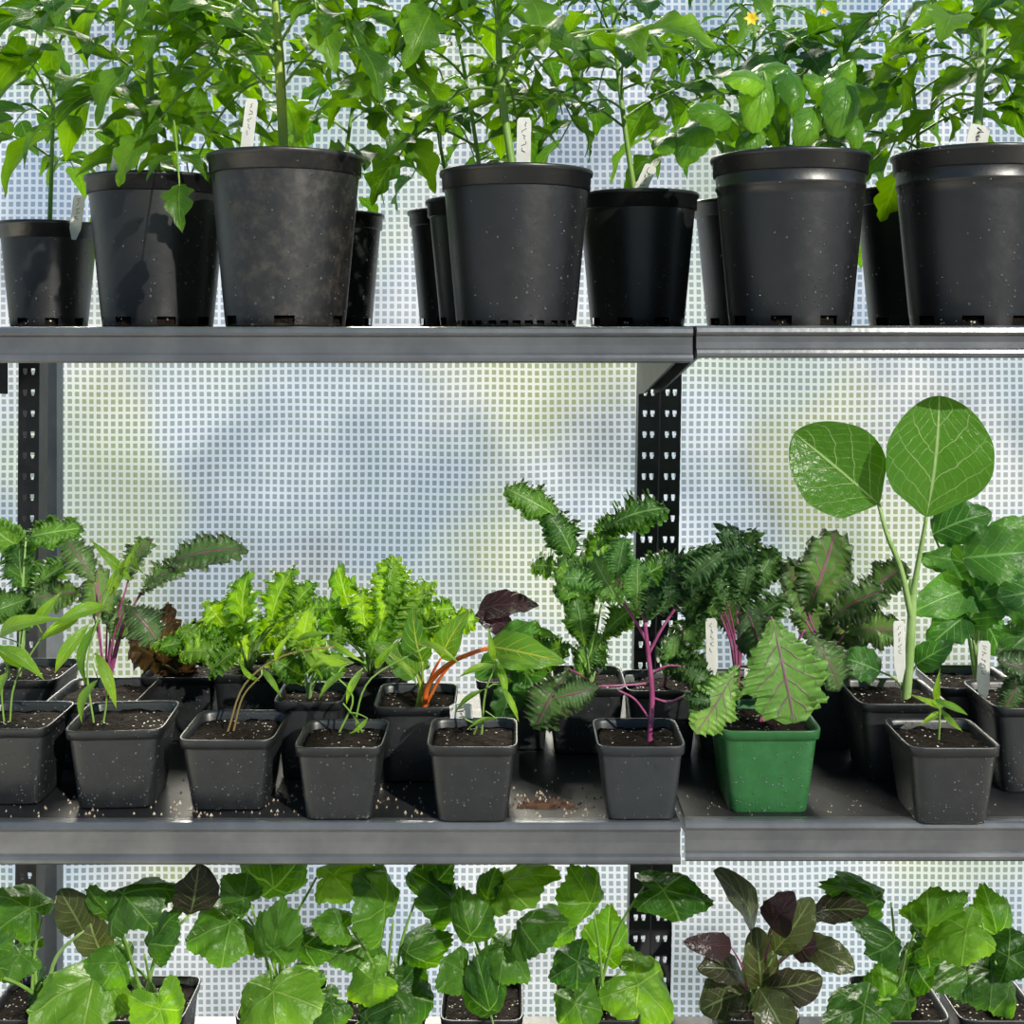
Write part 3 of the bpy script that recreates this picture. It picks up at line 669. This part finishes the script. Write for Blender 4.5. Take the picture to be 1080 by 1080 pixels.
for s,a,b in (([(685,782),(688,735),(684,690),(680,655)],.0032,.0020),([(686,720),(668,722),(630,724)],.0013,.0010),([(686,735),(705,740),(722,734)],.0013,.0010),
            ([(684,690),(700,660),(726,622)],.0017,.0013),([(684,680),(670,655),(655,632)],.0017,.0013),([(686,710),(705,702),(724,704)],.0013,.0010),([(686,760),(670,738),(652,728)],.0012,.001)):
    mb=MB();tube(mb,[P(x,y,Y-.004*i) for i,(x,y) in enumerate(s)],a,b,7);T.part('stem',mb,S['purple'],label='purple stem')
rg=random.Random(26)
for cc,L,W,a,c,kd in (((640,612),56,44,120,(655,632),'kalelight'),((742,600),58,44,40,(726,622),'curlyp'),((768,590),56,40,15,(735,612),'curlyp'),((704,625),46,36,80,(684,650),'curlyp'),
                 ((608,730),50,40,195,(630,724),'pkale'),((735,715),44,32,-30,(724,704),'curlyp'),((672,618),48,38,90,(680,655),'kalelight'),((618,612),50,40,175,(650,630),'kalelight'),
                 ((690,636),38,32,60,(682,655),'curlyp'),((655,588),44,34,80,(655,625),'kalelight'),((725,615),40,32,100,(722,628),'curlyp'),((735,738),30,24,-10,(722,734),'curlyp')):
    HL(T,kd,P(c[0],c[1],Y-.01),cc,L,W,a,Y-.03+rg.uniform(-.02,.02),.25,rng=rg,st='purple')
T=sp('potted_kale',812,110,859,766,'bright green square pot holding a kale with a big purple-veined leaf',GF,'green')
Y=T.Y
rg=random.Random(27);cr=P(803,768,Y)
HL(T,'pkalelight',cr,(826,708),112,100,-78,Y-.06,.1,(-.1,-1,.25),rng=rg,via=[P(806,700,Y-.02),P(812,655,Y-.04)],label='large pale leaf with purple veins')
HL(T,'pkalelight',cr,(756,738),84,56,-122,Y-.06,.1,(.2,-1,.4),rng=rg,via=[P(795,710,Y-.02)],label='pale leaf hanging left over the pot edge')
HL(T,'pkale',cr,(868,696),70,50,-60,Y-.02,.1,(.3,-1,.4),rng=rg,via=[P(820,720,Y),P(845,670,Y-.02)])
HL(T,'pkale',cr,(798,672),60,50,110,Y-.01,.3,rng=rg)
T=sp('potted_seedling',1006,100,870,784,'black pot at the front right with one tiny grassy seedling',GF)
seedling(T,[[(990,780),(991,755),(988,735)]],[(1003,746,40,9,-25,989,738),(976,738,40,9,160,988,740),(990,722,36,9,85,988,738),(1004,760,34,8,-45,990,745),(982,758,30,8,210,990,750)],28,wf=.9)
T=sp('potted_seedling',1098,104,838,742,'black pot cut off by the right edge with a drooping kale leaf',GF)
leaves(T,'pkale',(1095,745),[(1066,728,44,38,-110),(1075,705,50,40,160)],-.03,.02,29)
# ------------------------------------------------------------ lowest shelf
GL='pots on the lowest shelf'
def lp(name,cx,label,Y=.27,H=.112):return square_pot(name,cx,86,0,0,label,'potted plant',GL,'sq',0,Z_LOW,Y,H)
def lleaves(T,lst,seed,extra=4):
    rg=random.Random(seed);cr=T.top
    lst=list(lst);cx0=540+(T.loc.x)*F/(D0+T.Y)
    for i in range(extra):
        lst.append(('squash',cx0+rg.uniform(-55,55),rg.uniform(1000,1072),rg.uniform(46,62),rg.uniform(44,58),rg.uniform(0,360)))
    for it in lst:
        kd,cx,cy,L,W,a=it[:6]
        q=.9 if kd=='squash' else 1
        HL(T,kd,cr+Vector((rg.uniform(-.01,.01),rg.uniform(-.01,.01),0)),(cx,cy),L*q,W*q,a,T.Y-.05+rg.uniform(-.06,.03),rg.uniform(0,.7),(rg.uniform(-.5,.5),-1,rg.uniform(.3,1.9)),rng=rg)
T=lp('potted_squash',28,'squash seedling at the left end of the lowest shelf')
lleaves(T,[('squash',20,952,64,62,150),('squash',10,1010,60,55,200),('squash',38,1068,70,60,-100),('choi',75,960,50,40,120)],31,1)
T=lp('potted_squash',150,'squash seedling with one big bright yellow-green leaf at its left')
lleaves(T,[('squashlight',78,1040,98,92,200),('squash',145,938,80,66,20),('squash',108,958,50,46,140),('choi',205,938,54,50,80),('squash',165,985,56,50,60),('choi',100,985,50,40,110),('squashlight',172,1078,60,60,-80)],32,1)
T=lp('potted_squash',292,'squash seedling whose long stalk reaches up to the right under the shelf lip')
lleaves(T,[('squash',228,978,78,82,200),('squash',286,922,70,80,100),('squashlight',288,1064,80,96,-90),('squashlight',366,920,66,48,10),('squash',290,990,64,60,80),('squash',250,942,44,44,140),('squash',330,1000,44,40,-20)],33,2)
T=lp('potted_squash',405,'leafy cucumber seedling between the long-stalked squash and the dark middle pots')
lleaves(T,[('squash',400,946,66,84,120),('squash',375,1000,60,50,200),('squash',420,1064,90,90,-80),('squash',440,1000,54,48,20),('squash',455,936,50,56,40),('squash',350,975,44,40,170),('squashlight',385,1040,50,46,210)],34,2)
T=lp('potted_squash',508,'cucumber seedling in a pot under the middle of the shelf, leaf touching the lip')
lleaves(T,[('squash',472,945,60,56,130),('squashlight',548,926,66,56,20),('squash',492,975,60,54,110),('squash',562,972,60,64,20),('squash',540,1008,60,52,-40),('squash',515,940,44,44,80),('squash',480,1030,50,46,220)],35,1)
T=lp('potted_squash',632,'cucumber seedling left of the double upright on the lowest shelf')
lleaves(T,[('squash',618,942,56,66,110),('squash',640,992,66,56,80),('squash',716,942,84,54,-10),('squashlight',686,1050,80,80,-40),('squash',592,975,50,46,160),('squash',600,1020,54,50,210)],36,1)
T=lp('potted_choi',800,'bronze-green choi with spreading rounded spoon leaves right of the double upright')
lleaves(T,[('choi',772,955,84,42,118),('choi',836,976,70,40,55),('choi',885,964,64,34,5),('purple',746,996,50,26,175),('choi',765,1056,56,48,200),('choi',872,1008,66,34,-25),('purple',826,960,46,38,60),('purple',858,1000,46,30,10),('choi',800,1012,68,40,95),('choi',838,1036,60,40,10),('choi',815,1068,60,48,-60),('choi',760,1025,50,34,170)],37,0)
T=lp('potted_squash',958,'squash seedling between the bronze choi and the right edge')
lleaves(T,[('squash',912,942,66,50,160),('squash',935,985,60,50,140),('squash',992,968,70,54,30),('squash',898,1066,70,60,200),('squash',985,1000,50,46,-20),('squash',960,1066,60,56,-70)],38,2)
T=lp('potted_squash',1055,'squash seedling at the right end of the lowest shelf')
lleaves(T,[('squashlight',1005,985,66,54,200),('squash',1050,975,60,56,100),('squash',1035,1030,60,56,210),('squash',1075,1005,60,54,20),('squash',1070,1050,60,56,-60)],39,2)
# ------------------------------------------------------------ light, world, camera
w=bpy.data.worlds.new('World');SC.world=w;w.use_nodes=True;nt=w.node_tree;nt.nodes.clear();k=N(nt)
tc=k.n('ShaderNodeTexCoord').outputs['Generated'];sx=k.n('ShaderNodeSeparateXYZ');k.l(tc,sx.inputs[0])
c=k.mix(k.step(sx.outputs[2],-.02,.28),(.62,.70,.76),(.28,.55,.90))
bg=k.n('ShaderNodeBackground');k.l(c,bg.inputs[0]);k.l(k.step(sx.outputs[1],-.6,.6,.38,1.0),bg.inputs[1])
ow=k.n('ShaderNodeOutputWorld');k.l(bg.outputs[0],ow.inputs[0])
def sun(d,e,ang,col):
    l=bpy.data.lights.new('sun','SUN');l.energy=e;l.angle=math.radians(ang);l.color=col
    o=bpy.data.objects.new('sun',l);COL.objects.link(o);o.rotation_euler=Vector(d).to_track_quat('-Z','Y').to_euler();o.location=(0,-1,3)
sun((-.5,.75,-.50),4.2,.8,(1,.95,.84))
sun((.15,-.8,-.60),40,22,(1,.95,.80))  # second sun, added from behind so the leaves glow
cam=bpy.data.cameras.new('camera');co=bpy.data.objects.new('camera',cam);COL.objects.link(co)
co.location=(0,-D0,ZE);co.rotation_euler=(PI/2,0,0);cam.sensor_width=36;cam.lens=F*36/1080;cam.shift_y=-(540-HY)/1080
cam.clip_start=.01;SC.camera=co
SC.view_settings.view_transform='Standard'
